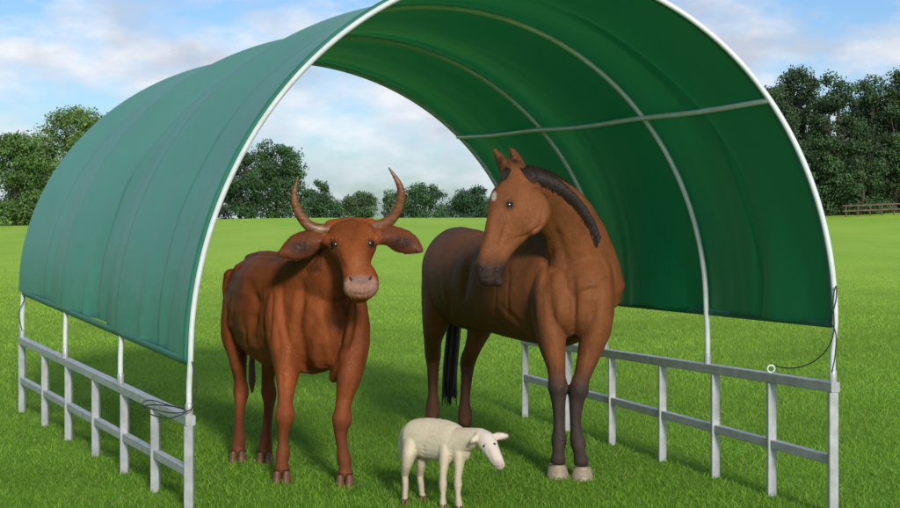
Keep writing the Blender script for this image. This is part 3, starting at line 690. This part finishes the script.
# ---- sheep
sp = empty('sheep', (-.1, 7.85, 0), 'small cream white sheep standing in front of the cow and horse', 'sheep')
g = Geo()
g.ptube([(408, 436, 8.02, 8, 11), (413, 437, 7.99, 13, 17), (424, 438, 7.95, 15.5, 20), (440, 440, 7.88, 15.5, 21), (454, 444, 7.8, 14, 20), (462, 448, 7.75, 10.5, 15)], sq=.92)
g.ptube([(455, 443, 7.78, 11.5, 16), (468, 439, 7.7, 8.2, 11.5), (481, 437, 7.64, 7, 9)])
g.ptube([(481, 436, 7.64, 8, 7.5), (487, 442, 7.6, 8.7, 9.5), (492, 451, 7.555, 6.8, 8.2), (496.5, 459, 7.52, 5.6, 6.8), (500, 465, 7.5, 4.9, 5.4)], (.5, -.5, .8), sq=.92)
g.ptube([(482, 437, 7.62, 2.6, 2.6), (477, 438, 7.6, 3.8, 2), (472, 441, 7.58, 2, 1.6)], DN)
g.ptube([(492, 437, 7.62, 2.6, 2.6), (499, 436, 7.6, 3.8, 2), (507, 436, 7.6, 1.8, 1.5)], DN)
g.ptube([(411, 446, 7.95, 9, 14), (408, 460, 7.92, 6.2, 10), (405, 474, 7.96, 3.6, 6), (405.5, 484, 7.94, 3.0, 4.8), (405, 496, 7.87, 2.6, 3.6), (405, 503, 7.84, 3.3, 4)], DN)
g.ptube([(425, 448, 8.02, 8, 13), (422, 461, 8.0, 5.3, 9), (420, 474, 8.04, 3.6, 6), (421, 484, 8.02, 3.0, 4.8), (422, 493, 7.96, 2.6, 3.6), (423, 497, 7.94, 3.3, 4)], DN)
g.ptube([(446, 450, 7.8, 8, 13), (444, 465, 7.76, 5, 8), (443, 477, 7.74, 3.5, 5), (443, 484, 7.73, 4.1, 5), (443, 494, 7.72, 2.7, 4), (443, 504, 7.7, 3.4, 4.2), (443, 508, 7.68, 3.4, 4)], DN)
g.ptube([(459, 452, 7.76, 7, 12), (459, 466, 7.73, 5, 8), (458, 477, 7.71, 3.5, 5), (458, 484, 7.7, 4.1, 5), (458, 494, 7.69, 2.7, 4), (459, 504, 7.67, 3.4, 4.2), (459, 508, 7.65, 3.4, 4)], DN)
me, co, bvh = fuse(g, .0054, 5, 'body')
bvh = sculpt(me, co, bvh, [([(488, 452), (493, 462)], .006, -.004), ([(495, 467), (503, 468)], .004, -.005), ([(484, 445)], .008, -.004), ([(495, 444)], .008, -.003), ([(468, 448), (464, 462)], .012, -.005), ([(452, 450), (449, 464)], .01, -.005), ([(424, 448), (420, 463)], .015, -.007)], .001)
nm = normals(me); pxs = 450+co[:, 0]*F/co[:, 1]; pys = 218-(co[:, 2]-1.6)*F/co[:, 1]
for i in range(len(co)):
    if pxs[i] < 476 and pys[i] < 470:
        p = Vector(co[i]); co[i] += nm[i]*(noise.noise(p*18)*.001+noise.noise(p*95)*.0013)
me.vertices.foreach_set('co', co.ravel()); me.update()
pt = Paint(co, (.62, .53, .38))
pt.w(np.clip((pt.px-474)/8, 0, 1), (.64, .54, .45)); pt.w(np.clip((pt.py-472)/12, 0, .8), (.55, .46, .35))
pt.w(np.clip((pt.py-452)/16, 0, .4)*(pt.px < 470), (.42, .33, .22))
pt.blob(hit(bvh, 499, 465)[0], .034, (.42, .26, .21), .7, .6)
pt.store(me); link('body', me, M['wool'], sp)
fur(me, co, pt.c, 90000, .007, .0016, sp, 3, (pxs > 493) & (pys > 458), 'woolstrand', .4)
eye(bvh, 484, 446, .009, sp, .35, False); eye(bvh, 494.5, 444, .009, sp, .35, False)
nostril(bvh, 498, 466, (.004, .004, .003), sp); nostril(bvh, 502.5, 465, (.003, .004, .003), sp)
for px, Y in ((405, 7.82), (423, 7.92), (443, 7.67), (459, 7.64)): hoof(sp, (px-450)*Y/F, Y, .022, .028, M['hoof'], True)
q = Geo(); q.ptube([(407, 430, 8.06, 3.5), (402.5, 437, 8.09, 4), (402, 452, 8.08, 3.5), (402.5, 460, 8.07, 2)], DN)
tl = q.mesh('tail'); at = tl.color_attributes.new('col', 'FLOAT_COLOR', 'POINT'); at.data.foreach_set('color', [.6, .52, .37, 1]*len(tl.vertices)); link('tail', tl, M['wool'], sp)

# ------------------------------------------------------------ world, sun, camera
w = bpy.data.worlds.new('World'); SC.world = w; w.use_nodes = True; nt = w.node_tree
bg = nt.nodes['Background']; bg.inputs[1].default_value = .13
sky = nd(nt, 'ShaderNodeTexSky'); sky.sky_type = 'NISHITA'; sky.sun_disc = False
sdir = Vector((.25, -.85, .41)).normalized()
sky.sun_elevation = math.asin(sdir.z); sky.sun_rotation = math.atan2(sdir.x, sdir.y) % (2*math.pi)
tc = nd(nt, 'ShaderNodeTexCoord'); mp = nd(nt, 'ShaderNodeMapping'); mp.inputs['Scale'].default_value = (1, 1, 2.0); mp.inputs['Location'].default_value = (.3, 0, .1)
nt.links.new(tc.outputs['Generated'], mp.inputs[0])
n = nd(nt, 'ShaderNodeTexNoise'); n.inputs['Scale'].default_value = 8.5; n.inputs['Detail'].default_value = 10; n.inputs['Roughness'].default_value = .58
nt.links.new(mp.outputs[0], n.inputs['Vector'])
rp = ramp(nt, n.outputs[0], [(.42, (0, 0, 0)), (.60, (1, 1, 1))])
n2 = nd(nt, 'ShaderNodeTexNoise'); n2.inputs['Scale'].default_value = 15; n2.inputs['Detail'].default_value = 8
nt.links.new(mp.outputs[0], n2.inputs['Vector'])
cl = ramp(nt, n2.outputs[0], [(.35, (4.3, 4.8, 5.7)), (.62, (7.1, 7.3, 7.7))])
tint = nd(nt, 'ShaderNodeMix', data_type='RGBA', blend_type='MULTIPLY'); tint.inputs[0].default_value = 1
tint.inputs[7].default_value = (.62, .80, 1.06, 1); nt.links.new(sky.outputs[0], tint.inputs[6])
mx = nd(nt, 'ShaderNodeMix', data_type='RGBA'); nt.links.new(rp.outputs[0], mx.inputs[0])
nt.links.new(tint.outputs[2], mx.inputs[6]); nt.links.new(cl.outputs[0], mx.inputs[7]); nt.links.new(mx.outputs[2], bg.inputs[0])
sl = bpy.data.lights.new('sun', 'SUN'); sl.energy = 3.3; sl.angle = R(8); sl.color = (1, .95, .88)
so = bpy.data.objects.new('sun', sl); COL.objects.link(so); so.rotation_euler = (-sdir).to_track_quat('-Z', 'Y').to_euler()
cd = bpy.data.cameras.new('camera'); cam = bpy.data.objects.new('camera', cd); COL.objects.link(cam)
cam.location = CAM; cam.rotation_euler = (R(90), 0, 0); cd.sensor_width = 36; cd.lens = 36*F/900; cd.shift_y = -36/900; cd.clip_end = 6000
SC.camera = cam
SC.view_settings.view_transform = 'Standard'; SC.view_settings.look = 'None'; SC.view_settings.exposure = 0
